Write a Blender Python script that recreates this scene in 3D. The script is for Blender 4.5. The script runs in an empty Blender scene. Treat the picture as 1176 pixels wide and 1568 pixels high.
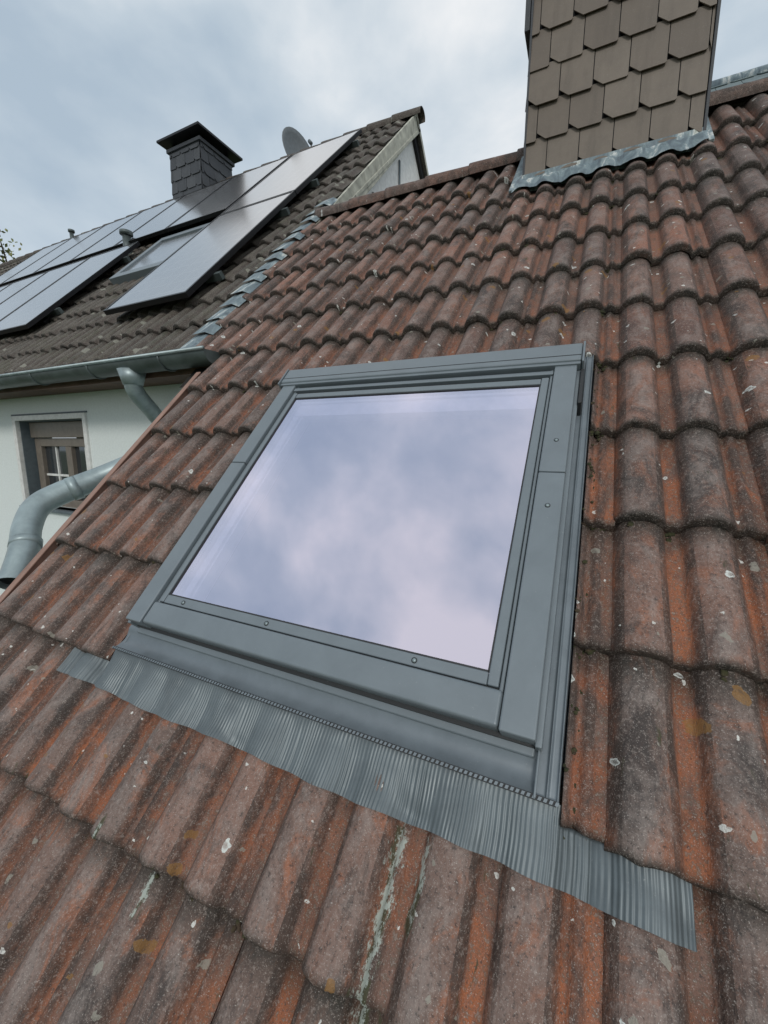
import bpy, bmesh, math, random
import numpy as np
from mathutils import Vector, Matrix
random.seed(7); rng=np.random.default_rng(7)
C=math.sqrt(.5)
sc=bpy.context.scene
sc.view_settings.view_transform='Standard'; sc.view_settings.look='None'; sc.view_settings.exposure=0
R45=(math.radians(45),0,0)
# ---------------------------------------------------------------- node helpers
class M:
    def __init__(s,name):
        s.m=bpy.data.materials.new(name); s.m.use_nodes=True; s.t=s.m.node_tree; s.n=s.t.nodes; s.l=s.t.links
        s.b=s.n['Principled BSDF']; s.out=s.n['Material Output']
    def set(s,sock,v):
        if isinstance(v,bpy.types.NodeSocket): s.l.new(v,sock)
        else: sock.default_value=v
    def obj(s): return s.n.new('ShaderNodeTexCoord').outputs['Object']
    def mapv(s,v,scale=(1,1,1),loc=(0,0,0)):
        k=s.n.new('ShaderNodeMapping'); s.l.new(v,k.inputs[0]); k.inputs['Scale'].default_value=scale; k.inputs['Location'].default_value=loc; return k.outputs[0]
    def noise(s,v,scale,detail=4,rough=.55,dist=0):
        k=s.n.new('ShaderNodeTexNoise'); s.l.new(v,k.inputs['Vector']); k.inputs['Scale'].default_value=scale
        k.inputs['Detail'].default_value=detail; k.inputs['Roughness'].default_value=rough; k.inputs['Distortion'].default_value=dist; return k.outputs[0]
    def vor(s,v,scale,rand=1):
        k=s.n.new('ShaderNodeTexVoronoi'); k.voronoi_dimensions='2D'; s.l.new(v,k.inputs['Vector']); k.inputs['Scale'].default_value=scale; k.inputs['Randomness'].default_value=rand; return k.outputs
    def ramp(s,f,stops):
        k=s.n.new('ShaderNodeValToRGB'); s.l.new(f,k.inputs[0]); e=k.color_ramp.elements
        while len(e)<len(stops): e.new(.5)
        for a,(p,c) in zip(e,stops): a.position=p; a.color=(c,c,c,1) if isinstance(c,(int,float)) else (*c,1)
        return k.outputs[0]
    def mr(s,f,a,b,c=0,d=1):
        k=s.n.new('ShaderNodeMapRange'); s.l.new(f,k.inputs[0])
        for i,v in enumerate((a,b,c,d)): k.inputs[i+1].default_value=v
        return k.outputs[0]
    def mth(s,op,a,b=0):
        k=s.n.new('ShaderNodeMath'); k.operation=op; s.set(k.inputs[0],a); s.set(k.inputs[1],b); return k.outputs[0]
    def mix(s,f,a,b,mode='MIX'):
        k=s.n.new('ShaderNodeMix'); k.data_type='RGBA'; k.blend_type=mode
        s.set(k.inputs['Factor'],f)
        for nm,v in ((6,a),(7,b)):
            if isinstance(v,tuple): v=(*v[:3],1)
            s.set(k.inputs[nm],v)
        return k.outputs[2]
    def bump(s,h,st=.3,d=.002,nrm=None):
        k=s.n.new('ShaderNodeBump'); s.l.new(h,k.inputs['Height']); k.inputs['Strength'].default_value=st; k.inputs['Distance'].default_value=d
        if nrm is not None: s.l.new(nrm,k.inputs['Normal'])
        return k.outputs[0]
    def fin(s,col=None,rough=None,metal=None,nrm=None):
        if col is not None: s.set(s.b.inputs['Base Color'],(*col,1) if isinstance(col,tuple) else col)
        if rough is not None: s.set(s.b.inputs['Roughness'],rough)
        if metal is not None: s.set(s.b.inputs['Metallic'],metal)
        if nrm is not None: s.l.new(nrm,s.b.inputs['Normal'])
        return s.m
def sepattr(m,name):
    k=m.n.new('ShaderNodeAttribute'); k.attribute_name=name
    p=m.n.new('ShaderNodeSeparateColor'); m.l.new(k.outputs['Color'],p.inputs[0]); return p.outputs
def simple(name,col,rough=.5,metal=0,var=.15,scale=20,bump=.1):
    m=M(name); o=m.obj(); n=m.noise(o,scale,4,.6)
    f=m.mr(n,.3,.7,1-var,1+var)
    c=m.mix(1.0,col,f,'MULTIPLY')
    return m.fin(c,rough,metal,m.bump(n,bump,.003))
# ---------------------------------------------------------------- tile material
def tile_mat(name,main=True):
    m=M(name); o=m.obj(); a=sepattr(m,'tcol'); rnd,h,fr=a[0],a[1],a[2]
    sx=m.n.new('ShaderNodeSeparateXYZ'); m.l.new(o,sx.inputs[0]); S=sx.outputs[1]
    mid=m.noise(m.mapv(o,(1,.6,1)),15,5,.70,.5); fine=m.noise(o,120,3,.8); fine2=m.noise(o,430,2,.7); streak=m.noise(m.mapv(o,(1,.22,1),(5,2,0)),34,4,.72,.3)
    big=m.noise(m.mapv(o,(1,.55,1),(3,1,0)),6.5,6,.74,.7)
    if main:
        crest=m.ramp(rnd,[(0,(.140,.072,.055)),(.2,(.090,.070,.062)),(.4,(.20,.102,.074)),(.6,(.115,.084,.074)),(.8,(.235,.110,.075)),(1,(.155,.112,.096))])
        crest=m.mix(m.mr(S,1.3,.2,0,.5),crest,(.195,.135,.112))
        low=m.ramp(rnd,[(0,(.27,.090,.040)),(.35,(.36,.115,.044)),(.6,(.17,.075,.045)),(1,(.31,.10,.042))])
        f=m.mth('MULTIPLY',m.mr(h,.15,.66,1,0),m.mth('MULTIPLY',m.mr(mid,.40,.56,.18,1),m.mr(S,1.9,1.1,.38,.92)))
        c=m.mix(f,crest,low)
        pf=m.mth('MULTIPLY',m.mr(m.noise(m.mapv(o,(1,.6,1)),8,5,.75,.8),.52,.60,0,.75),m.mr(S,1.6,-.2,.35,1))
        c=m.mix(pf,c,(.30,.112,.056))
        gk=m.mth('MULTIPLY',m.mr(big,.48,.63,0,.88),m.mr(h,.05,.5,.7,1))
        c=m.mix(gk,c,(.042,.036,.034))
        c=m.mix(m.mth('MULTIPLY',m.mr(h,.5,.95,0,1),m.mr(mid,.45,.62,0,.55)),c,(.25,.21,.19))
        c=m.mix(m.mr(streak,.43,.32,0,.55),c,(.05,.04,.036))
    else:
        c=m.ramp(rnd,[(0,(.048,.043,.036)),(.5,(.082,.073,.060)),(1,(.062,.052,.042))])
        c=m.mix(m.mr(mid,.45,.7,0,.55),c,(.135,.125,.105))
        c=m.mix(m.mr(m.noise(o,5,5,.7),.5,.65,0,.6),c,(.045,.05,.024))
    c=m.mix(m.mth('MULTIPLY',m.mr(fr,.055,.0,0,1),m.mr(mid,.3,.6,.65,1)),c,(.026,.023,.019))  # grime plus lip shadow painted into the tile nose
    c=m.mix(m.mth('MULTIPLY',m.mr(fr,.80,.98,0,1),m.mr(mid,.35,.6,.55,.97)),c,(.026,.023,.018))  # same grime and painted shade where the next lip overlaps
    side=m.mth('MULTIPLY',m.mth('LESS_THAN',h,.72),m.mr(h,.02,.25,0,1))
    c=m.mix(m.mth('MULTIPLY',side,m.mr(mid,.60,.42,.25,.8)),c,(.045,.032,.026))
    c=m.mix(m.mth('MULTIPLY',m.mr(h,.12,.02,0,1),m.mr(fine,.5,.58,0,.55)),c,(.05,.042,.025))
    c=m.mix(m.mr(fine,.55,.67,0,.45),c,(.34,.29,.26))
    c=m.mix(m.mr(fine,.45,.31,0,.75),c,(.033,.028,.026))
    c=m.mix(m.mr(fine2,.60,.70,0,.6),c,(.50,.46,.42))
    wob=m.n.new('ShaderNodeVectorMath'); wob.operation='ADD'
    nz=m.n.new('ShaderNodeTexNoise'); m.l.new(o,nz.inputs['Vector']); nz.inputs['Scale'].default_value=60; nz.inputs['Detail'].default_value=3
    sc_=m.n.new('ShaderNodeVectorMath'); sc_.operation='SCALE'; m.l.new(nz.outputs['Color'],sc_.inputs[0]); sc_.inputs['Scale'].default_value=.020
    m.l.new(o,wob.inputs[0]); m.l.new(sc_.outputs[0],wob.inputs[1]); w=wob.outputs[0]
    def spots(c,scale,r,dens,col,cov=.9,off=0,ring=False):
        v=m.vor(m.mapv(w,(1,1,1),(off,off*.7,0)),scale); s2=m.n.new('ShaderNodeSeparateColor'); m.l.new(v['Color'],s2.inputs[0])
        rr=m.mth('MULTIPLY',m.mth('POWER',s2.outputs[1],1.6),r)
        k=m.mth('LESS_THAN',v['Distance'],rr); k=m.mth('MULTIPLY',k,m.mth('LESS_THAN',s2.outputs[0],dens)); k=m.mth('MULTIPLY',k,m.mr(fine,.36,.5,.35,cov))
        if ring: k=m.mth('MULTIPLY',k,m.mr(m.mth('DIVIDE',v['Distance'],rr),.35,.7,.45,1))
        return m.mix(k,c,col)
    if main:
        c=spots(c,15,.24,.10,(.24,.125,.035),.7,.3)
        c=spots(c,26,.26,.08,(.27,.26,.22),.75,1.1)
        c=spots(c,10,.115,.24,(.60,.63,.60),.95,2.3,True)
        c=spots(c,34,.18,.09,(.62,.62,.58),.9,5.1)
        def run(x0,wd,s0,s1):
            gx=m.mr(m.mth('ABSOLUTE',m.mth('SUBTRACT',sx.outputs[0],x0)),0,wd,1,0)
            gs=m.mth('MULTIPLY',m.mr(S,s0,s0+.05,0,1),m.mr(S,s1,s1-.03,0,1))
            return m.mth('MULTIPLY',gx,gs)
        k=None
        for q in ((-.258,.034,-.60,-.05),(-.205,.020,-.24,-.05),(-.93,.018,-.36,-.27),(-1.09,.02,-.8,-.50),(-.75,.018,-.44,-.30),(-.10,.016,-.12,-.06)):
            r_=run(*q); k=r_ if k is None else m.mth('MAXIMUM',k,r_)
        nn=m.noise(m.mapv(o,(1,.55,1)),75,5,.85)
        c=m.mix(m.mr(m.mth('ADD',streak,m.mth('MULTIPLY',k,.24)),.66,.72,0,.85),c,(.045,.048,.022))
        c=m.mix(m.mr(m.mth('ADD',nn,m.mth('MULTIPLY',k,.29)),.72,.77,0,.85),c,(.36,.40,.36))
    else:
        c=spots(c,9,.3,.25,(.25,.25,.21),.8,.3)
    hh=m.mth('ADD',m.mth('MULTIPLY',fine,.8),m.mth('MULTIPLY',mid,1.4))
    b=m.bump(hh,1.0,.0036); b=m.bump(fine2,.5,.0009,b)
    m.b.inputs['Specular IOR Level'].default_value=.35
    return m.fin(c,m.mr(fine,.3,.7,.60,.85),0,b)
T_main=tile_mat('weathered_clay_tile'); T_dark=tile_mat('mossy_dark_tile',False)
def metal(name,col,rough=.4,metalic=.3,streak=.1):
    m=M(name); o=m.obj(); n=m.noise(o,9,5,.65,.3); f=m.noise(o,160,3,.7)
    c=m.mix(1.0,col,m.mr(n,.3,.7,1-streak,1+streak),'MULTIPLY')
    c=m.mix(m.mr(f,.66,.76,0,.3),c,(.45,.45,.43))
    return m.fin(c,m.mr(n,.3,.7,rough-.05,rough+.08),metalic,m.bump(n,.04,.002))
A_frame=metal('grey_painted_aluminium',(.155,.184,.203),.36,.10,.07)
A_dark=metal('dark_rubber_gap_shade',(.02,.022,.024),.6,0)
A_flash=metal('grey_flashing',(.150,.178,.198),.38,.2,.14)
A_apron=metal('pleated_lead_apron',(.115,.138,.148),.42,.3,.2)
Zinc=metal('zinc',(.27,.33,.34),.42,.45,.25); ZincD=metal('gutter_zinc_dark',(.085,.105,.105),.45,.35,.3)
White=simple('white_render',(.68,.73,.72),.85,0,.05,60,.25)
WhiteP=simple('white_paint',(.68,.68,.66),.5); Taupe=simple('taupe_window_frame',(.17,.145,.12),.5)
Brown=simple('brown_board',(.11,.06,.04),.7,0,.3,8); Pink=simple('verge_board',(.25,.15,.115),.6,0,.25,8)
DGrey=simple('dark_grey_reveal',(.10,.125,.14),.6); Under=simple('roof_underlay',(.02,.018,.016),.95)
VergeM=simple('pale_fibre_cement',(.40,.40,.34),.8,0,.35,9,.3); Black=simple('black_metal_and_shade',(.012,.012,.014),.4,.3)
def lead():
    m=M('oxidised_lead'); o=m.obj(); n=m.noise(m.mapv(o,(1.5,.5,.5)),11,6,.7,.6); f=m.noise(o,55,5,.7)
    c=m.ramp(n,[(.3,(.08,.10,.12)),(.45,(.14,.185,.21)),(.55,(.22,.28,.30)),(.63,(.58,.60,.58)),(.72,(.20,.23,.17))])
    c=m.mix(m.mr(f,.55,.7,0,.5),c,(.11,.145,.11))
    return m.fin(c,.6,.15,m.bump(n,.4,.006))
Lead=lead()
def slate(name,cols,gr):
    m=M(name); o=m.obj(); a=sepattr(m,'tcol'); n=m.noise(o,12,5,.65); f=m.noise(o,220,3,.7); st=m.noise(m.mapv(o,(1,1,.12)),18,4,.6)
    c=m.ramp(a[0],[(0,cols[0]),(.5,cols[1]),(1,cols[2])])
    c=m.mix(m.mr(n,.4,.7,0,.45),c,gr); c=m.mix(m.mr(st,.5,.7,0,.35),c,tuple(v*.55 for v in cols[0])); c=m.mix(m.mr(f,.6,.72,0,.4),c,(.3,.28,.25))
    return m.fin(c,.62,0,m.bump(f,.25,.001))
SlateB=slate('brown_fibre_slate',((.125,.100,.078),(.150,.122,.096),(.172,.142,.113)),(.105,.087,.07))
SlateK=slate('dark_slate',((.035,.04,.048),(.05,.055,.064),(.07,.076,.085)),(.04,.045,.05))
SlateG=slate('blue_grey_slate',((.10,.14,.15),(.13,.17,.18),(.16,.2,.2)),(.07,.1,.1))
def glass():
    m=M('skylight_glass')
    g=m.n.new('ShaderNodeBsdfGlossy'); g.inputs['Roughness'].default_value=.02; g.inputs['Color'].default_value=(.885,.85,1.0,1)
    tr=m.n.new('ShaderNodeBsdfTransparent'); tr.inputs[0].default_value=(.85,.86,.97,1)
    mx=m.n.new('ShaderNodeMixShader'); lw=m.n.new('ShaderNodeLayerWeight'); lw.inputs[0].default_value=.35
    m.l.new(m.mr(lw.outputs['Facing'],0,.8,.68,.95),mx.inputs[0]); m.l.new(tr.outputs[0],mx.inputs[1]); m.l.new(g.outputs[0],mx.inputs[2])
    m.l.new(mx.outputs[0],m.out.inputs[0]); return m.m
Glass=glass()
def wglass():
    m=M('window_glass'); m.b.inputs['IOR'].default_value=1.9; return m.fin((.03,.035,.04),.05)
WGlass=wglass()
def pv():
    m=M('solar_cells'); o=m.obj()
    k=m.n.new('ShaderNodeTexBrick'); m.l.new(o,k.inputs[0]); k.offset=0; k.inputs['Scale'].default_value=1
    k.inputs['Brick Width'].default_value=.166; k.inputs['Row Height'].default_value=.166; k.inputs['Mortar Size'].default_value=.004
    k.inputs['Color1'].default_value=(.42,.43,.445,1); k.inputs['Color2'].default_value=(.43,.44,.455,1); k.inputs['Mortar'].default_value=(.5,.5,.5,1)
    return m.fin(k.outputs[0],.16,.8)
PV=pv()
# ---------------------------------------------------------------- geometry helpers
def empty(name,loc=(0,0,0),rot=(0,0,0)):
    e=bpy.data.objects.new(name,None); sc.collection.objects.link(e); e.location=loc; e.rotation_euler=rot; e.empty_display_size=.2; return e
def mk(name,verts,faces,mat,parent=None,smooth=False,rot=None,col=None):
    me=bpy.data.meshes.new(name); me.from_pydata([tuple(map(float,v)) for v in verts],[],[tuple(map(int,f)) for f in faces]); me.update()
    if col is not None:
        at=me.color_attributes.new('tcol','FLOAT_COLOR','POINT'); at.data.foreach_set('color',np.asarray(col,dtype=np.float32).ravel())
    if smooth: me.polygons.foreach_set('use_smooth',[True]*len(me.polygons))
    ob=bpy.data.objects.new(name,me); sc.collection.objects.link(ob)
    if mat: me.materials.append(mat)
    if parent: ob.parent=parent
    if rot: ob.rotation_euler=rot
    return ob
def box(name,x0,x1,y0,y1,z0,z1,mat,parent=None,bev=0,rot=None,seg=3):
    v=[(x,y,z) for x in (x0,x1) for y in (y0,y1) for z in (z0,z1)]
    f=[(0,1,3,2),(4,6,7,5),(0,4,5,1),(2,3,7,6),(0,2,6,4),(1,5,7,3)]
    o=mk(name,v,f,mat,parent,False,rot)
    if bev:
        b=o.modifiers.new('b','BEVEL'); b.width=bev; b.segments=seg; b.limit_method='NONE'
        o.data.polygons.foreach_set('use_smooth',[True]*6)
        o.modifiers.new('w','WEIGHTED_NORMAL')
    return o
def tube(name,pts,r,mat,parent=None,seg=20,ends=True,sub=6,rot=None):
    P=[Vector(p) for p in pts]; Q=[]
    if sub>1 and len(P)>2:
        for i in range(len(P)-1):
            p0=P[max(i-1,0)];p1=P[i];p2=P[i+1];p3=P[min(i+2,len(P)-1)]
            for j in range(sub):
                t=j/sub; Q.append(.5*((2*p1)+(p2-p0)*t+(2*p0-5*p1+4*p2-p3)*t*t+(3*p1-p0-3*p2+p3)*t**3))
        Q.append(P[-1])
    else: Q=P
    rs=r if isinstance(r,(list,tuple)) else [r]*len(Q)
    V=[];F=[];T=(Q[1]-Q[0]).normalized(); up=T.orthogonal().normalized()
    for i,q in enumerate(Q):
        t=(Q[min(i+1,len(Q)-1)]-Q[max(i-1,0)]).normalized(); up=(up-t*up.dot(t)).normalized(); s=t.cross(up)
        rr=rs[min(i,len(rs)-1)]
        for k in range(seg):
            a=2*math.pi*k/seg; V.append(q+(up*math.cos(a)+s*math.sin(a))*rr)
    for i in range(len(Q)-1):
        for k in range(seg): F.append((i*seg+k,i*seg+(k+1)%seg,(i+1)*seg+(k+1)%seg,(i+1)*seg+k))
    if ends: F.append(tuple(range(seg))[::-1]); F.append(tuple((len(Q)-1)*seg+k for k in range(seg)))
    return mk(name,V,F,mat,parent,True,rot)
# ---------------------------------------------------------------- tile field
TW,TL,X0,S0=.30,.335,.083,.016
H=.042; NB=-.103; TH=.030
def prof(u):
    u=np.asarray(u,float); h=np.zeros_like(u)
    for c0,w in ((.058,.108),(.194,.102)):
        d=np.abs(u-c0)/(w/2); h=np.maximum(h,np.where(d<1,np.clip(1-np.clip(d,0,1)**2.1,0,1)**.62,0))
    d=np.abs(u-.268)/.012; h=np.maximum(h,np.where(d<1,.26*np.sqrt(np.clip(1-d**4,0,1)),0))
    return h
def field(name,mat,parent,x0,x1,k0,k1,intervals,nu=52,sl=(0,.004,.012,.05,.15,.25,.33,.40),x_off=X0,s_off=S0,nb=NB,jit=1.0):
    V=[];F=[];Cc=[];base=0
    for k in range(k0,k1):
        i0=math.floor((x0-x_off)/TW); i1=math.ceil((x1-x_off)/TW)
        for i in range(i0,i1):
            xi=x_off+i*TW
            for (a,b) in intervals(k):
                a_=max(a,xi); b_=min(b,xi+TW)
                if b_-a_<.012: continue
                n=max(4,int(nu*(b_-a_)/TW)); full=b_>=xi+TW-.001
                u=np.linspace(a_-xi,b_-xi+(.003 if full else 0),n); h=prof(np.minimum(u,.2999))
                rnd=rng.random(); js=rng.normal()*.0045*jit; jn=rng.normal()*.0017*jit; jr=rng.normal()*.014*jit; jx=rng.normal()*.0009*jit
                chip=np.interp(u,np.linspace(0,.3,14),rng.normal(size=14)*.0015*jit)
                if jit==1 and rng.random()<.35:
                    q0=rng.uniform(0,.3); chip=chip+.008*np.exp(-((u-q0)/.006)**2)
                rows=[(-.0005,-TH,0)]+[(s,0 if s>.006 else (-.007 if s==0 else -.0022),s/TL) for s in sl]
                lock=.0022*(u>.23)
                for (s,dn,fr) in rows:
                    xs=xi+u+jx; ss=s_off+k*TL+s+js+chip*(s<.02)+jr*u
                    nn=nb+H*h+TH/2-TH*s/TL+dn+jn+lock
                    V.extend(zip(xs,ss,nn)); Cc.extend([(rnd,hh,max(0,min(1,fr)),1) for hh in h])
                m=len(rows)
                for r in range(m-1):
                    for c in range(n-1): F.append((base+r*n+c,base+r*n+c+1,base+(r+1)*n+c+1,base+(r+1)*n+c))
                base+=m*n
                for e,c in ((0,0),(1,n-1)):
                    st=base; idx0=st-m*n if e==0 else st-m*n-(m-1)
                    for r in range(1,m):
                        v=V[idx0+r*n+c]; V.append((v[0],v[1],v[2]-.018)); Cc.append((rnd,.2,.5,1))
                    for r in range(1,m-1): F.append((idx0+r*n+c,idx0+(r+1)*n+c,st+r,st+r-1))
                    base+=m-1
    return mk(name,V,F,mat,parent,True,R45,Cc)
XL,XLU,XR=-2.03,-2.27,3.0
HX0,HX1=-1.268,.013
CH0,CH1,CHS=-.455,.432,3.20
def iv(k):
    if 0<=k<4: return [(XL,HX0),(HX1,XR)]
    s=S0+k*TL
    l=XLU if s>1.5 else XL
    if k in (10,): return [(l,CH0-.02),(CH1+.03,XR)]
    return [(l,XR)]
house=empty('tiled_roof_house')
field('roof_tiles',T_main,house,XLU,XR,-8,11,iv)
SR=3.79
mk('roof_underlay',[(XL+.02,-2.8,-.15),(XR,-2.8,-.15),(XR,1.5,-.15),(XL+.02,1.5,-.15),(XLU,1.5,-.15),(XR,SR-.06,-.15),(XLU,SR-.06,-.15)],[(0,1,2,3),(4,2,5,6)],Under,house,rot=R45)
def ridge(name,xa,xb,S,mat,parent,r=.095,L=.36,nb=-.07,dz=-.03):
    V=[];F=[];Cc=[]; base=0
    Y=(S*C-nb*C); Z=(S*C+nb*C)+dz
    x=xa
    while x<xb:
        rd=rng.random(); r0=r*(1.10); r1=r*.93
        for (xx,rr) in ((x,r0-.02),(x,r0),(x+.03,r0),(x+L+.03,r1)):
            for j in range(13):
                a=math.pi*(-.12+1.24*j/12); V.append((xx,Y-math.cos(a)*rr*1.15,Z+math.sin(a)*rr)); Cc.append((rd,.7,.5,1))
        for q in range(3):
            for j in range(12): F.append((base+q*13+j,base+q*13+j+1,base+(q+1)*13+j+1,base+(q+1)*13+j))
        base+=52; x+=L
    return mk(name,V,F,mat,parent,True,None,Cc)
ridge('ridge_tiles',XLU,XR,3.80,T_main,house,.072,.34,-.07,-.045)
Yr=3.8*C+.05; Zr=3.8*C-.1
mk('back_slope',[(XLU,Yr,Zr),(XR,Yr,Zr),(XR,Yr+5,Zr-5),(XLU,Yr+5,Zr-5)],[(0,1,2,3)],T_dark,house,col=[(.5,.5,.5,1)]*4)
Ye=-2.8*C+.25
mk('gable_wall',[(XL+.07,Ye,-6),(XL+.07,Yr+4.6,-6),(XL+.07,Yr+4.6,Zr-4.8),(XL+.07,Yr,Zr-.15),(XL+.07,Ye,Ye-.22)],[(0,1,2,3,4)],White,house)
mk('front_wall',[(XL+.07,Ye,-6),(XR,Ye,-6),(XR,Ye,Ye-.22),(XL+.07,Ye,Ye-.22)],[(0,1,2,3)],White,house)
box('verge_board',XL-.022,XL-.004,-2.6,1.52,-.21,-.077,Pink,house,.003,R45)
box('verge_cap',XL-.028,XL+.006,-2.6,1.52,-.077,-.069,Pink,house,.003,R45)
V=[];F=[]
ico=bmesh.new(); bmesh.ops.create_icosphere(ico,subdivisions=2,radius=1); iv_=[v.co.copy() for v in ico.verts]; if_=[[v.index for v in f.verts] for f in ico.faces]; ico.free()
def tuft(x,s,n,r):
    for _ in range(3):
        b=len(V); sd=random.random()*9; ox,oy=random.gauss(0,r*.8),random.gauss(0,r*.6); rr=r*random.uniform(.45,.9)
        for c in iv_:
            d=1+.45*math.sin(c.x*5+sd)*math.sin(c.y*6+sd*2)+random.uniform(-.25,.25)
            V.append((x+ox+c.x*rr*d,s+oy+c.y*rr*d,n+c.z*rr*d*.6))
        F.extend([[b+i for i in f] for f in if_])
for k in range(-3,11):
    for i in range(90):
        s=S0+k*TL+random.uniform(-.006,.002); x=random.uniform(-2.0,1.6) if random.random()<.8 else random.uniform(.016,.05)
        if 0<=k<4 and HX0<x<HX1: continue
        if random.random()<.55: continue
        u=(x-X0)%TW; p=float(prof(u))
        if p>.6 and random.random()<.6: continue
        tuft(x,s-.003,NB+H*p-TH/2+random.uniform(-.003,.002),random.uniform(.003,.010))
for i in range(60):
    s=random.uniform(.05,1.35); x=random.uniform(.013,.038); fr=((s-S0)/TL)%1; u=(x-X0)%TW
    tuft(x,s,NB+H*float(prof(u))+TH/2-TH*fr+.001,random.uniform(.0015,.0055))
mm=M('moss'); o_=mm.obj(); mossM=mm.fin(mm.ramp(mm.noise(o_,40,4),[(.35,(.022,.024,.01)),(.5,(.045,.046,.018)),(.65,(.06,.04,.025))]),.95,0,mm.bump(mm.noise(o_,300,3),.8,.003))
mk('moss_tufts',V,F,mossM,house,True,R45)
# ---------------------------------------------------------------- skylight
sk=empty('roof_skylight',(0,0,0),R45)
fx0,fx1,fs0,fs1=-1.222,-.0325,.130,1.327
gx0,gx1,gs0,gs1=-1.120,-.139,.231,1.155
def sb(n,x0,x1,y0,y1,z0,z1,mat=A_frame,bev=.003): return box(n,x0,x1,y0,y1,z0,z1,mat,sk,bev)
mk('glass_pane',[(gx0-.01,gs0-.01,-.016),(gx1+.01,gs0-.01,-.016),(gx1+.01,gs1+.01,-.016),(gx0-.01,gs1+.01,-.016)],[(0,1,2,3)],Glass,sk)
for nm,xa,xb,sg in (('right',-.104,-.0375,1),('left',-1.217,-1.150,-1)):
    sb('cover_lower_'+nm,xa,xb,.128,.7715,-.055,0,bev=.004)
    sb('cover_upper_'+nm,xa,xb,.7735,1.24,-.055,.0005,bev=.004)
    if sg>0:
        sb('side_ledge_'+nm,xb-.002,xb+.011,.122,1.25,-.085,-.022,bev=.003); sb('sash_rim_'+nm,gx1,-.1165,gs0-.026,gs1+.028,-.045,-.008,bev=.003); sb('sash_step_'+nm,-.1155,-.1065,gs0-.045,1.235,-.045,-.013)
        sb('gap_'+nm,-.118,-.103,.2,1.235,-.06,-.024,A_dark,0)
    else:
        sb('side_ledge_'+nm,xa-.011,xa+.002,.122,1.25,-.085,-.022,bev=.003); sb('sash_rim_'+nm,-1.1375,gx0,gs0-.026,gs1+.028,-.045,-.008,bev=.003); sb('sash_step_'+nm,-1.1475,-1.1385,gs0-.045,1.235,-.045,-.013)
        sb('gap_'+nm,-1.151,-1.136,.2,1.235,-.06,-.024,A_dark,0)
sb('bottom_rail',-1.1485,-.1055,.132,.2015,-.055,-.003,bev=.008)
sb('bottom_rim',gx0+.001,gx1-.001,.2045,gs0,-.045,-.010,bev=.003)
sb('bottom_gap',-1.149,-.105,.19,.215,-.06,-.022,A_dark,0)
sb('bottom_shadow_gap',fx0+.01,fx1-.008,.124,.16,-.075,-.050,A_dark,0)  # dark strip standing in for the shadow line below the cover
sb('bottom_frame_face',fx0+.006,fx1-.006,.108,.150,-.10,-.060,A_frame,bev=.005)
sb('top_rim',gx0+.001,gx1-.001,gs1,gs1+.026,-.045,-.010,bev=.003)
sb('top_dark_channel',-1.148,-.106,gs1+.027,1.236,-.06,-.020,A_dark,0)
sb('top_strip',-1.148,-.106,1.196,1.214,-.05,-.006,A_frame,bev=.002)
sb('hood',-1.232,-.026,1.238,1.330,-.06,.012,bev=.007); sb('hood_lip',-1.230,-.028,1.226,1.2395,-.02,.006,bev=.002)
sb('hood_groove',-1.229,-.029,1.262,1.265,-.0,.0127,A_dark,0)
sb('hood_end',-.0255,-.0185,1.225,1.332,-.06,.016,bev=.003); sb('hood_end.001',-1.2395,-1.2325,1.225,1.332,-.06,.016,bev=.003)
sb('side_seal',-.0265,-.016,1.06,1.222,-.085,-.012,A_dark,.002)
for a in ((gx0,gx0+.004,gs0,gs1),(gx1-.004,gx1,gs0,gs1),(gx0,gx1,gs0,gs0+.004),(gx0,gx1,gs1-.004,gs1)):
    sb('gasket',a[0],a[1],a[2],a[3],-.02,-.0125,A_dark,0)
for x,s in ((-.30,.217),(-.72,.217),(-1.04,.217),(-.07,.66),(-.07,.89)):
    tube('screw',[(x,s,-.012),(x,s,(-.008 if s<.3 else .0022))],.0045,Zinc,sk,12,True,1)
    tube('screw_recess',[(x,s,-.012),(x,s,(-.0084 if s<.3 else .0012))],.0066,A_dark,sk,12,True,1)
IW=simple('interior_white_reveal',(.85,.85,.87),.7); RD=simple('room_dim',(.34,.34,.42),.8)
for nm,b in (('reveal_left',(gx0-.02,gx0,gs0,gs1,-.30,-.03)),('reveal_right',(gx1,gx1+.02,gs0,gs1,-.30,-.03)),('reveal_top',(gx0,gx1,gs1,gs1+.02,-.30,-.03)),('reveal_bottom',(gx0,gx1,gs0-.02,gs0,-.30,-.03)),
             ('blind_cassette',(gx0+.03,gx1-.004,1.06,1.125,-.05,-.03)),('blind_rail',(gx0+.03,gx1-.004,1.132,1.142,-.05,-.026)),('frame_reflection_strip',(gx0+.035,gx0+.062,gs0,1.055,-.055,-.03)),('frame_reflection_strip.001',(gx0+.075,gx0+.082,gs0,1.055,-.055,-.03)),('room',(gx0,gx1,gs0,gs1,-.33,-.305))):  # pale strips left behind the glass stand in for reflected frame lines
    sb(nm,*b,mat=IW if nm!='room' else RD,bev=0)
def sheet(nm,x0,x1,s0,s1,fn,nx,ns,mat,parent=sk):
    V=[];F=[]
    for j in range(ns+1):
        for i in range(nx+1):
            x=x0+(x1-x0)*i/nx; s=s0+(s1-s0)*j/ns; V.append(fn(x,s))
    for j in range(ns):
        for i in range(nx): a=j*(nx+1)+i; F.append((a,a+1,a+nx+2,a+nx+1))
    return mk(nm,V,F,mat,parent,True)
sheet('side_flashing',-.034,.03,.046,1.38,lambda x,s:(x,s,-.064+.006*math.exp(-((x+.012)/.0025)**2)+.005*math.exp(-((x-.006)/.0022)**2)-.060*max(0,min(1,(x-.0075)/.004))),64,8,A_flash)
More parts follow.
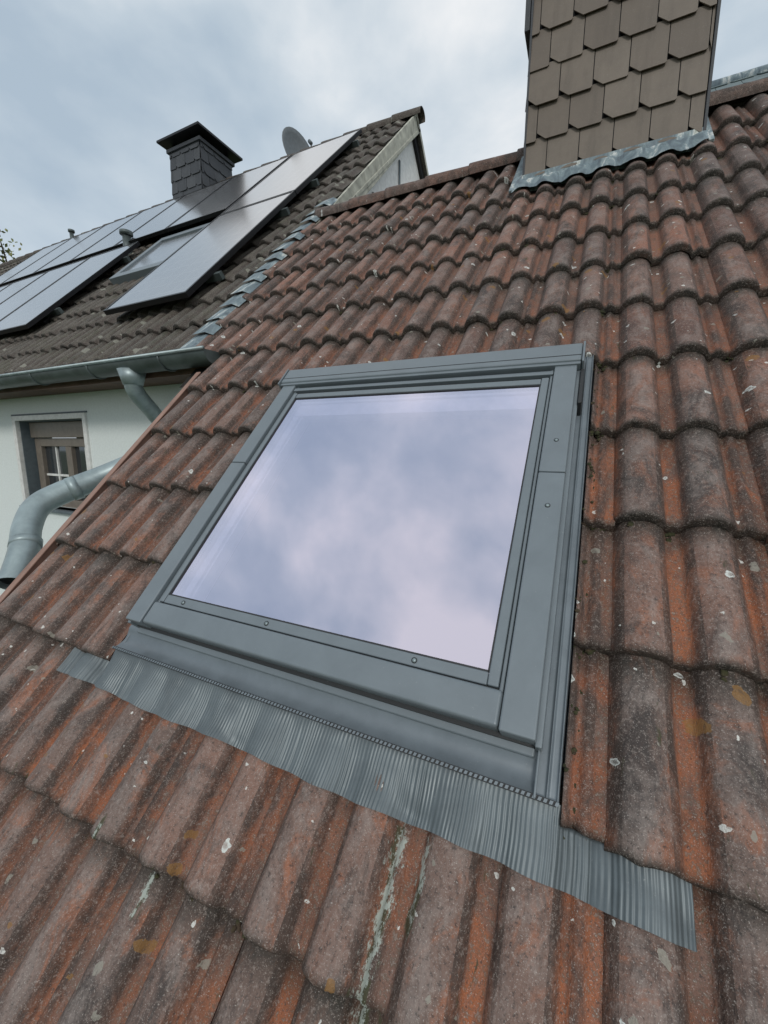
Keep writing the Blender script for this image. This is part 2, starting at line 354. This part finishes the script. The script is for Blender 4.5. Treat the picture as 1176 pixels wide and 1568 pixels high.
sheet('side_flashing.001',-1.30,-1.22,.03,1.38,lambda x,s:(x,s,-.080+.010*math.exp(-((x+1.25)/.003)**2)-.045*(x<-1.262)),42,8,A_flash)
sheet('top_flashing',-1.29,.0,1.32,1.45,lambda x,s:(x,s,-.120),4,2,A_flash)
def fp(x,s):
    t=(s-.046)/(.115-.046); n=-.057-.014*math.sin(math.pi*min(1,max(0,t)))-.008*t
    return (x,s,n)
sheet('front_plate',-1.262,.008,.046,.125,fp,6,14,A_flash)
sb('corner_rib',-.034,-.030,.046,.13,-.075,-.050,A_flash,bev=.001)
ax0,ax1,as0,as1=-1.48,.205,-.066,.050
def ap(x,s):
    w=(as1-s)/(as1-as0); u=(x-X0)%TW
    fr=1+(s-S0)/TL; base=NB+TH/2-TH*min(fr,1.0)
    p=float(prof(u)); ps=0
    for d in (-.03,-.02,-.01,0,.01,.02,.03): ps+=float(prof((u+d)%TW))/7
    ps=max(ps,p)
    ww=min(1,w*1.15)*.55
    edge=0
    if x>HX1-.05: edge=min(1,(x-HX1+.05)/.05)
    if x<HX0+.05: edge=min(1,(HX0+.05-x)/.05)
    if x>HX1 or x<HX0: ww=.94
    else: ww=max(ww,edge*.9*w)
    n=base+.008-.003*edge+H*((1-ww)+ww*ps)
    n+=.0011*math.sin(2*math.pi*x/.0084+.8*math.sin(x*37)+.5*math.sin(s*60)+.9*math.sin(x*111))*(0.25+.75*min(1,w*4))*(.75+.25*math.sin(x*71))
    n+=.002*w*math.sin(x*31)+.001*w*math.sin(x*83+1)-.004*w*max(0,math.sin(x*13+s*30))**4
    if (x>HX1 or x<HX0) and s>S0+.006: n=-.130
    se=s+(-.0025*math.sin(x*11)+.001*math.sin(x*57))*w
    return (x,se,n)
sheet('pleated_apron',ax0,ax1,as0,as1,ap,1400,20,A_apron)
V=[];F=[]
x=-1.262
while x<.004:
    b=len(V)
    for dx,ds in ((0,0),(.0055,.0),(.0075,.006),(.002,.006)):
        for dz in (-.058,-.0525): V.append((x+dx,.045+ds,dz))
    F+= [(b+1,b+3,b+5,b+7),(b,b+2,b+3,b+1),(b+2,b+4,b+5,b+3),(b+4,b+6,b+7,b+5),(b+6,b,b+1,b+7)]
    x+=.0095
mk('stitched_seam',V,F,A_flash,sk)
sb('seam_dark_line',-1.262,.004,.0435,.0525,-.062,-.0555,A_dark,0)  # dark strip behind the stitches
# ---------------------------------------------------------------- slates
def slates(name,mat,parent,o,u,v,nrm,W,Hh,w=.2,h=.185,clip=.055,off=.5,tilt=.010,th=.007):
    o,u,v,nrm=map(Vector,(o,u,v,nrm)); V=[];F=[];Cc=[]
    r=0; y=0
    while y<Hh:
        x=-w*((r*off)%1)-w*.3
        while x<W:
            g=.0045
            pts=[(x+clip,y),(x+w-g-clip*.12,y),(x+w-g,y+clip*.12),(x+w-g,y+h*1.12),(x,y+h*1.12),(x,y+clip*.85)]
            pts=[(min(max(a,0),W),min(b,Hh)) for a,b in pts]
            if max(p[0] for p in pts)-min(p[0] for p in pts)>.01:
                b=len(V); rd=rng.random(); jt=rng.normal()*.0014
                for lay in (0,-th):
                    for a,bb in pts:
                        d=tilt*(1-(bb-y)/h)+.008+jt+lay; V.append(o+u*a+v*bb+nrm*d); Cc.append((rd,.5,.5,1))
                n=len(pts); F.append(tuple(range(b,b+n)))
                for q in range(n): F.append((b+q,b+n+q,b+n+(q+1)%n,b+(q+1)%n))
            x+=w
        y+=h; r+=1
    return mk(name,V,F,mat,parent,False,None,Cc)
ch=empty('slate_clad_chimney')
Yf=CHS*C+.045; Zb=Yf-.10; Yb=Yf+.75; Zt=4.2
box('core',CH0+.004,CH1-.004,Yf+.004,Yb-.004,Zb-.6,Zt,Black,ch)
slates('front_slates',SlateB,ch,(CH0,Yf,Zb+.03),(1,0,0),(0,0,1),(0,-1,0),CH1-CH0,Zt-Zb-.03,.176,.187,.05,.36,.014)
slates('side_slates',SlateB,ch,(CH1,Yf,Zb+.03),(0,1,0),(0,0,1),(1,0,0),Yb-Yf,Zt-Zb,.176,.187,.05,.36)
slates('side_slates.001',SlateB,ch,(CH0,Yb,Zb+.03),(0,-1,0),(0,0,1),(-1,0,0),Yb-Yf,Zt-Zb,.176,.187,.05,.36)
box('corner_trim',CH1+.004,CH1+.018,Yf-.022,Yf-.002,Zb,Zt,SlateK,ch,.002)
box('corner_trim.001',CH0-.012,CH0+.0,Yf-.020,Yf-.002,Zb+.03,Zt,SlateK,ch,.002)
box('side_duct',CH0-.045,CH0-.016,Yf-.02,Yf+.2,3.02,Zt,SlateK,ch,.003)
box('cap',CH0-.09,CH1+.09,Yf-.09,Yb+.09,Zt,Zt+.07,DGrey,ch,.01)
def lf(x,s):
    u=(x-X0)%TW; p=float(prof(u)); ps=max(p,sum(float(prof((u+d)%TW)) for d in (-.03,-.015,0,.015,.03))/5)
    t=(s-2.97)/.3; sag=.014*math.sin(x*13+1)+.008*math.sin(x*29)
    ww=max(0,1-t*1.0)*.85
    n=NB+TH/2+.011+H*((1-ww)+ww*ps)+.0015*math.sin(x*90)
    return (x,s+sag*(1-t),n)
sheet('lead_apron',CH0-.06,CH1+.025,3.065,3.25,lf,140,20,Lead,ch).rotation_euler=R45
def up(x,z):
    return (x,Yf-.020-.004*math.sin(x*40)*(1-(z-(Zb-.04))/.1)-.03*max(0,1-(z-(Zb-.06))/.08),z)
sheet('lead_upstand',CH0-.015,CH1+.02,Zb-.07,Zb+.05,up,100,8,Lead,ch)
for a,b_ in ((CH0-.08,CH0-.004),(CH1+.024,CH1+.05)):
    box('side_lead',a,b_,CHS-.10,SR-.05,-.065,-.048,Lead,ch,.004,R45)
# ---------------------------------------------------------------- neighbour house
nh=empty('white_neighbour_house')
NS=1.78; RK=15; NX0=-18.0
def niv(k): return [(NX0,XLU-.04)]
field('roof_tiles',T_dark,nh,NX0,XLU,0,RK,niv,nu=16,sl=(0,.006,.15,.345),s_off=NS,nb=-.100,jit=1.6)
SRn=NS+RK*TL-.10
mk('roof_underlay',[(NX0,NS,-.15),(XLU,NS,-.15),(XLU,SRn+.05,-.15),(NX0,SRn+.05,-.15)],[(0,1,2,3)],Under,nh,rot=R45)
ridge('ridge_tiles',NX0,XLU-.05,SRn+.08,T_dark,nh,.085,.36,-.07,-.05)
Yn=(SRn+.05)*C+.07; Zn=(SRn+.05)*C-.08
mk('back_slope',[(NX0,Yn,Zn),(XLU+.06,Yn,Zn),(XLU+.06,Yn+4.5,Zn-4.5),(NX0,Yn+4.5,Zn-4.5)],[(0,1,2,3)],T_dark,nh,col=[(.5,.5,.5,1)]*4)
Yw=1.62; Ze=NS*C
mk('gable_wall',[(XLU-.03,Yw,-6),(XLU-.03,Yn+4.2,-6),(XLU-.03,Yn+4.2,Zn-4.4),(XLU-.03,Yn,Zn-.12),(XLU-.03,Yw,Yw-.24)],[(0,1,2,3,4)],WhiteP,nh)
for k in range(RK):
    s=NS+k*TL
    if s>3.35:
        box('verge_tile',XLU-.15,XLU+.055,s,s+.36,-.075,-.036,VergeM,nh,.006,(math.radians(45-1.6),0,0))
        box('verge_side',XLU+.022,XLU+.050,s+.004,s+.334,-.25,-.078,VergeM,nh,.004,R45)
V=[];F=[]
for k in range(0,7):
    for q in range(2):
        s=NS-.03+k*TL+q*TL/2; b=len(V); jx=random.uniform(-.012,.02); n0=-.050+random.uniform(-.004,.004)
        for x,s_,n in ((XLU-.12+jx,s,n0+.006),(XLU+.0+jx,s,n0+.012),(XLU+.045+jx*.4,s+.01,n0-.02),(XLU-.12+jx,s+.20,n0-.014),(XLU+.0+jx,s+.20,n0-.008),(XLU+.045+jx*.4,s+.20,n0-.036)): V.append((x,s_,n))
        F+=[(b,b+1,b+4,b+3),(b+1,b+2,b+5,b+4)]
mk('lead_joint',V,F,Lead,nh,rot=R45)
def rafter(nm,x0,x1,drop0,drop1,mat):
    mk(nm,[(x0,Yn,Zn+.10-drop0),(x0,Yn+4.5,Zn-4.4-drop0),(x0,Yn+4.5,Zn-4.4-drop1),(x0,Yn,Zn+.10-drop1),(x1,Yn,Zn+.10-drop0),(x1,Yn+4.5,Zn-4.4-drop0),(x1,Yn+4.5,Zn-4.4-drop1),(x1,Yn,Zn+.10-drop1)],
       [(0,1,2,3),(4,7,6,5),(0,4,5,1),(3,2,6,7),(0,3,7,4),(1,5,6,2)],mat,nh)
rafter('barge_board',XLU+.02,XLU+.055,.0,.10,VergeM); rafter('barge_shadow',XLU-.02,XLU+.012,.11,.22,Black)  # black strip stands in for the shadow under the barge board
for dy in (-1.05,-.35):
    box('gable_batten',XLU-.028,XLU-.014,Yn+dy,Yn+dy+.03,1.5,Zn-.30-abs(dy),DGrey,nh)
wx0,wx1,wz0,wz1=-5.36,-4.15,-.05,.84
box('wall_l',NX0,wx0,Yw,Yw+.3,-6,Ze-.03,White,nh); box('wall_r',wx1,XLU-.035,Yw,Yw+.3,-6,Ze-.03,White,nh)
box('wall_t',wx0,wx1,Yw,Yw+.3,wz1,Ze-.03,White,nh); box('wall_b',wx0,wx1,Yw,Yw+.3,-6,wz0,White,nh)
for nm,b in (('surround_l',(wx0-.06,wx0+.002,wz0-.04,wz1+.05)),('surround_r',(wx1-.002,wx1+.05,wz0-.04,wz1+.05)),('surround_t',(wx0+.002,wx1-.002,wz1,wz1+.05))):
    box(nm,b[0],b[1],Yw-.02,Yw+.02,b[2],b[3],WhiteP,nh,.003)
box('surround_line',wx0-.075,wx1+.063,Yw-.012,Yw-.002,wz1+.052,wz1+.066,DGrey,nh)
box('surround_line.001',wx0-.075,wx0-.062,Yw-.012,Yw-.002,wz0-.04,wz1+.052,DGrey,nh)
box('reveal_l',wx0+.002,wx0+.012,Yw+.02,Yw+.16,wz0,wz1,DGrey,nh); box('reveal_t',wx0+.012,wx1,Yw+.02,Yw+.16,wz1-.01,wz1,DGrey,nh)
box('shutter_box',wx0+.05,wx1,Yw+.08,Yw+.15,wz1-.17,wz1-.012,Taupe,nh,.006)
for a in ((wx0+.05,wx0+.16,wz0,wz1-.175),(wx1-.10,wx1,wz0,wz1-.175),(wx0+.16,wx1-.1,wz1-.26,wz1-.175),(wx0+.16,wx1-.1,wz0,wz0+.08),(wx0+.62,wx0+.72,wz0+.08,wz1-.26)):
    box('frame',a[0],a[1],Yw+.11,Yw+.17,a[2],a[3],Taupe,nh,.006)
box('pane',wx0+.16,wx1-.1,Yw+.15,Yw+.16,wz0+.08,wz1-.26,WGlass,nh)
for x in (wx0+.38,wx1-.3): box('muntin',x,x+.022,Yw+.135,Yw+.152,wz0+.08,wz1-.26,WhiteP,nh)
box('muntin_h',wx0+.16,wx1-.1,Yw+.134,Yw+.149,wz0+.32,wz0+.342,WhiteP,nh)
box('sill',wx0-.08,wx1+.06,Yw-.05,Yw+.1,wz0-.03,wz0-.0,DGrey,nh,.004)
Yg=NS*C+.02
box('soffit',NX0,XL-.05,Yg+.03,Yw-.002,Ze-.19,Ze-.16,Brown,nh); box('fascia',NX0,XL-.05,Yg+.02,Yg+.045,Ze-.20,Ze-.07,Brown,nh)
V=[];F=[]; gr=.078; gy=Yg-.065; gz=Ze-.105; xs=[NX0,XL+.03]
for x in xs:
    for rr in (gr,gr-.005):
        for j in range(17):
            a=math.pi+math.pi*j/16; V.append((x,gy+math.cos(a)*rr,gz+math.sin(a)*rr))
for q in range(2):
    for j in range(16): a=q*17+j; F.append((a,a+1,a+35,a+34))
F.append(tuple(34+j for j in range(17)))
g=mk('gutter',V,F,ZincD,nh,True); g.modifiers.new('e','EDGE_SPLIT')
tube('gutter_bead',[(NX0,gy-gr-.004,gz+.004),(XL+.03,gy-gr-.004,gz+.004)],.011,Zinc,nh,12,True,1)
x=-2.4
while x>-12:
    tube('gutter_bracket',[(x,gy+math.cos(math.pi+math.pi*t/8)*(gr+.004),gz+math.sin(math.pi+math.pi*t/8)*(gr+.004)) for t in range(9)],.006,ZincD,nh,6,True,1); x-=.75
dp=empty('rain_downpipe')
tube('upper_bend',[(-2.78,gy,gz-.04),(-2.78,gy,gz-.15),(-2.80,gy+.05,gz-.22),(-2.86,gy+.20,gz-.34),(-2.88,gy+.25,gz-.46),(-2.88,gy+.25,-.2)],.055,Zinc,dp,24)
tube('outlet_cone',[(-2.78,gy,gz-.05),(-2.78,gy,gz-.15)],[.088,.060],Zinc,dp,24,True,1)
tube('lower_bend',[(-2.16,.80,.52),(-2.26,.67,.445),(-2.33,.50,.37),(-2.345,.40,.315),(-2.29,.325,.235),(-2.20,.262,.14),(-2.12,.18,.03)],.056,Zinc,dp,28,False,8)
tube('pipe_collar',[(-2.235,.29,.178),(-2.215,.275,.155)],.060,Zinc,dp,28,True,1)
tube('pipe_collar.001',[(-2.318,.53,.383),(-2.300,.565,.397)],.060,Zinc,dp,28,True,1)
tube('pipe_rim',[(-2.125,.185,.037),(-2.118,.177,.027)],.0595,Zinc,dp,28,False,1)
tube('pipe_inside',[(-2.2,.262,.14),(-2.13,.19,.043)],.052,Black,dp,24,True,1)
# ---------------------------------------------------------------- solar panels
def panel(x0,s0,w=1.02,l=1.68):
    e=empty('solar_panel',(0,0,0),R45); z=.045
    box('cells',x0-w+.02,x0-.02,s0+.02,s0+l-.02,z-.03,z-.003,PV,e)
    for a in ((x0-w,x0,s0,s0+.02),(x0-w,x0,s0+l-.02,s0+l),(x0-w,x0-w+.02,s0+.02,s0+l-.02),(x0-.02,x0,s0+.02,s0+l-.02)):
        box('frame',a[0],a[1],a[2],a[3],z-.04,z,Black,e)
    for ss in (s0+.35,s0+l-.35): box('rail',x0-w-.05,x0+.06,ss,ss+.04,-.05,z-.041,ZincD,e)
    for ss in (s0+.35,s0+l-.35): box('hook',x0-.16,x0-.12,ss-.12,ss+.02,-.075,-.04,Black,e)
panel(-2.76,2.40,1.02,1.92); panel(-2.76,4.335,1.02,1.92)
for i in range(0,6): panel(-3.83-1.035*i,4.52,1.02,1.73)
for i in range(0,5): panel(-5.2-1.035*i,2.50,1.02,1.85)
rw=empty('roof_window',(0,0,0),R45)
for a in ((-4.88,-4.80,3.42,4.42),(-4.06,-3.98,3.42,4.42),(-4.80,-4.06,3.42,3.52),(-4.80,-4.06,4.32,4.42)): box('frame',a[0],a[1],a[2],a[3],-.1,-.01,A_frame,rw,.005)
box('pane',-4.80,-4.06,3.52,4.32,-.05,-.03,PV,rw)
for x,s,hh,r in ((-5.62,4.41,.24,.05),(-9.3,6.35,.22,.035)):
    y=s*C+.06; z=s*C-.06
    e=empty('vent_pipe'); tube('pipe',[(x,y,z-.1),(x,y,z+hh)],r,ZincD,e,16,True,1); tube('cap',[(x,y,z+hh+.02),(x,y,z+hh+.06)],r*1.6,ZincD,e,16,True,1); tube('collar',[(x,y,z-.05),(x,y,z+.1)],[r*2,r*1.1],ZincD,e,16,True,1)
nc=empty('slate_chimney')
cx0,cx1=-6.22,-5.56; cy0=Yn-.42; cy1=cy0+.62; cz1=Zn+.42
box('core',cx0+.005,cx1-.005,cy0+.005,cy1-.005,Zn-.9,cz1,Black,nc)
slates('slates',SlateK,nc,(cx0,cy0,Zn-.5),(1,0,0),(0,0,1),(0,-1,0),cx1-cx0,cz1-Zn+.5,.2,.17,.04,.5,.012)
slates('slates.001',SlateK,nc,(cx1,cy0,Zn-.5),(0,1,0),(0,0,1),(1,0,0),cy1-cy0,cz1-Zn+.5,.2,.17,.04,.5,.012)
slates('slates.002',SlateK,nc,(cx0,cy1,Zn-.5),(0,-1,0),(0,0,1),(-1,0,0),cy1-cy0,cz1-Zn+.5,.2,.17,.04,.5,.012)
box('crown',cx0-.04,cx1+.04,cy0-.04,cy1+.04,cz1,cz1+.05,SlateK,nc,.005)
for x in (cx0+.03,cx1-.07):
    for y in (cy0+.03,cy1-.07): box('post',x,x+.04,y,y+.04,cz1+.05,cz1+.12,Black,nc)
a0,a1,b0,b1=cx0-.13,cx1+.13,cy0-.13,cy1+.13; zc=cz1+.12; mx,my=(a0+a1)/2,(b0+b1)/2
mk('pyramid_cap',[(a0,b0,zc),(a1,b0,zc),(a1,b1,zc),(a0,b1,zc),(a0,b0,zc+.03),(a1,b0,zc+.03),(a1,b1,zc+.03),(a0,b1,zc+.03),(mx-.07,my-.07,zc+.28),(mx+.07,my-.07,zc+.28),(mx+.07,my+.07,zc+.28),(mx-.07,my+.07,zc+.28)],
   [(3,2,1,0),(0,1,5,4),(1,2,6,5),(2,3,7,6),(3,0,4,7),(4,5,9,8),(5,6,10,9),(6,7,11,10),(7,4,8,11),(8,9,10,11)],Black,nc)
sd=empty('satellite_dish',(-4.36,Yn+.35,Zn+.34),(math.radians(78),0,math.radians(76))); sd.scale=(.85,.85,.85)
V=[(0,0,0)];F=[]
for r in range(1,7):
    for j in range(28): a=2*math.pi*j/28; q=r/6; V.append((math.cos(a)*.36*q,math.sin(a)*.40*q,.10*q*q))
for j in range(28): F.append((0,1+j,1+(j+1)%28))
for r in range(5):
    for j in range(28): F.append((1+r*28+j,1+(r+1)*28+j,1+(r+1)*28+(j+1)%28,1+r*28+(j+1)%28))
d=mk('dish',V,F,simple('grey_dish',(.12,.135,.145),.5),sd,True); d.modifiers.new('s','SOLIDIFY').thickness=.012
tube('feed_arm',[(0,-.36,.08),(0,-.3,.35),(0,-.05,.42)],.012,Black,sd,8); tube('lnb',[(0,-.07,.42),(0,.0,.38)],.03,DGrey,sd,10,True,1)
tube('mast',[(0,0,-.02),(0,-.12,-.15),(.1,-1.2,-.3)],.02,DGrey,sd,8)
bh=empty('slate_roof_house')
slates('roof_slates',SlateG,bh,(.35,3.6,2.73),(1,0,0),(0,C,C),(0,-C,C),5,1.98,.2,.17,.05)
mk('roof_deck',[(.35,3.6,2.72),(5.35,3.6,2.72),(5.35,5.0,4.11),(.35,5.0,4.11),(5.35,6.4,2.72),(.35,6.4,2.72)],[(0,1,2,3),(3,2,4,5)],SlateG,bh,col=[(.5,.5,.5,1)]*6)
tube('ridge_cap',[(.35,5.0,4.10),(5.35,5.0,4.10)],.07,Lead,bh,14,True,1)
box('walls',.45,5.25,3.8,6.2,-6,2.7,White,bh)
# ---------------------------------------------------------------- tree
tr=empty('leafy_tree',(-26.0,11.0,-6))
bark=simple('bark',(.09,.07,.05),.9,0,.4,6,.6)
tube('trunk',[(0,0,0),(.1,0,5),(0,.1,10),(.15,0,15)],[.28]*6+[.22]*6+[.12]*6+[.05],bark,tr,12)
lm=M('foliage'); a=sepattr(lm,'tcol'); leafM=lm.fin(lm.ramp(a[0],[(0,(.07,.09,.025)),(.5,(.14,.16,.05)),(1,(.26,.25,.11))]),.7)
V=[];F=[];Cc=[]
for b in range(44):
    th=random.random()*6.28; z0=random.uniform(10,14.5); L=random.uniform(1.0,2.7)*(1.15-abs(z0-12.5)/6); ez=z0+L*random.uniform(.35,.9)
    p0=Vector((.1,0,z0)); p1=Vector((math.cos(th)*L,math.sin(th)*L,ez)); tube('limb',[p0,(p0+p1)/2+Vector((0,0,-.1)),p1],[.05]*4+[.03]*4+[.015]*6,bark,tr,6,True,4)
    for q in range(130):
        t=random.uniform(.35,1.12); p=p0.lerp(p1,t)+Vector([random.gauss(0,.28) for _ in range(3)]); s=random.uniform(.06,.12)
        n1=Vector([random.gauss(0,1) for _ in range(3)]).normalized(); n2=n1.orthogonal().normalized(); bb=len(V)
        V+= [p-n1*s,p+n2*s*.6,p+n1*s,p-n2*s*.6]; F.append((bb,bb+1,bb+2,bb+3)); rd=random.random(); Cc+=[(rd,0,0,1)]*4
mk('leaves',V,F,leafM,tr,False,None,Cc)
gm=M('ground'); o_=gm.obj(); gmat=gm.fin(gm.ramp(gm.noise(o_,.8,6,.7),[(.35,(.035,.06,.018)),(.55,(.06,.09,.03)),(.7,(.10,.09,.06))]),.95)
mk('ground',[(-400,-400,-6),(400,-400,-6),(400,400,-6),(-400,400,-6)],[(0,1,2,3)],gmat)
# ---------------------------------------------------------------- world
w=bpy.data.worlds.new('World'); sc.world=w; w.use_nodes=True; t=w.node_tree; nd=t.nodes; lk=t.links
bg=nd['Background']; bg.inputs[1].default_value=.1
EL,AZ=math.radians(35),math.radians(158)
sky=nd.new('ShaderNodeTexSky'); sky.sky_type='NISHITA'; sky.sun_disc=False; sky.sun_elevation=EL; sky.sun_rotation=AZ
tc=nd.new('ShaderNodeTexCoord'); mp=nd.new('ShaderNodeMapping'); mp.inputs['Scale'].default_value=(1,1,1.5); mp.inputs['Location'].default_value=(2.1,1.4,.9); lk.new(tc.outputs['Generated'],mp.inputs[0])
def wn(scale,detail,rough,dist,loc):
    m2=nd.new('ShaderNodeMapping'); m2.inputs['Location'].default_value=loc; lk.new(mp.outputs[0],m2.inputs[0])
    k=nd.new('ShaderNodeTexNoise'); lk.new(m2.outputs[0],k.inputs['Vector']); k.inputs['Scale'].default_value=scale; k.inputs['Detail'].default_value=detail; k.inputs['Roughness'].default_value=rough; k.inputs['Distortion'].default_value=dist; return k.outputs[0]
n1=wn(1.9,7,.5,.2,(0,0,0)); n2=wn(4.5,6,.5,.2,(4,2,1))
ad=nd.new('ShaderNodeMath'); ad.operation='MULTIPLY_ADD'; lk.new(n2,ad.inputs[0]); ad.inputs[1].default_value=.24; lk.new(n1,ad.inputs[2])
rp=nd.new('ShaderNodeValToRGB'); lk.new(ad.outputs[0],rp.inputs[0]); e=rp.color_ramp.elements
st=[(.47,(4.5,5.5,6.5)),(.57,(5.7,6.6,7.4)),(.65,(7.4,8.0,8.5)),(.75,(10,10,10))]
while len(e)<4: e.new(.5)
for a,(p,c) in zip(e,st): a.position=p; a.color=(*[v/10 for v in c],1)
sca=nd.new('ShaderNodeVectorMath'); sca.operation='SCALE'; lk.new(rp.outputs[0],sca.inputs[0]); sca.inputs['Scale'].default_value=10
mx=nd.new('ShaderNodeMix'); mx.data_type='RGBA'; mx.inputs['Factor'].default_value=.92; lk.new(sky.outputs[0],mx.inputs[6]); lk.new(sca.outputs[0],mx.inputs[7]); lk.new(mx.outputs[2],bg.inputs[0])
sl=bpy.data.lights.new('sun','SUN'); sl.energy=1.3; sl.angle=math.radians(12); sl.color=(1,.96,.9)
so=bpy.data.objects.new('sun',sl); sc.collection.objects.link(so)
D=Vector((math.sin(AZ)*math.cos(EL),math.cos(AZ)*math.cos(EL),math.sin(EL))); so.rotation_euler=D.to_track_quat('Z','Y').to_euler()
# ---------------------------------------------------------------- camera
cd=bpy.data.cameras.new('camera'); co=bpy.data.objects.new('camera',cd); sc.collection.objects.link(co)
r=Vector((.8996,.4366,.0043)); fw=Vector((-.4301,.8878,-.1640))
fw.normalize(); r=(r-fw*r.dot(fw)).normalized(); upv=r.cross(fw)
co.matrix_world=Matrix((( r.x,upv.x,-fw.x,0),( r.y,upv.y,-fw.y,-.87*C),( r.z,upv.z,-fw.z,.87*C),(0,0,0,1)))
cd.sensor_fit='VERTICAL'; cd.sensor_height=36; cd.lens=622/1568*36; cd.clip_start=.02; cd.clip_end=2000
sc.camera=co
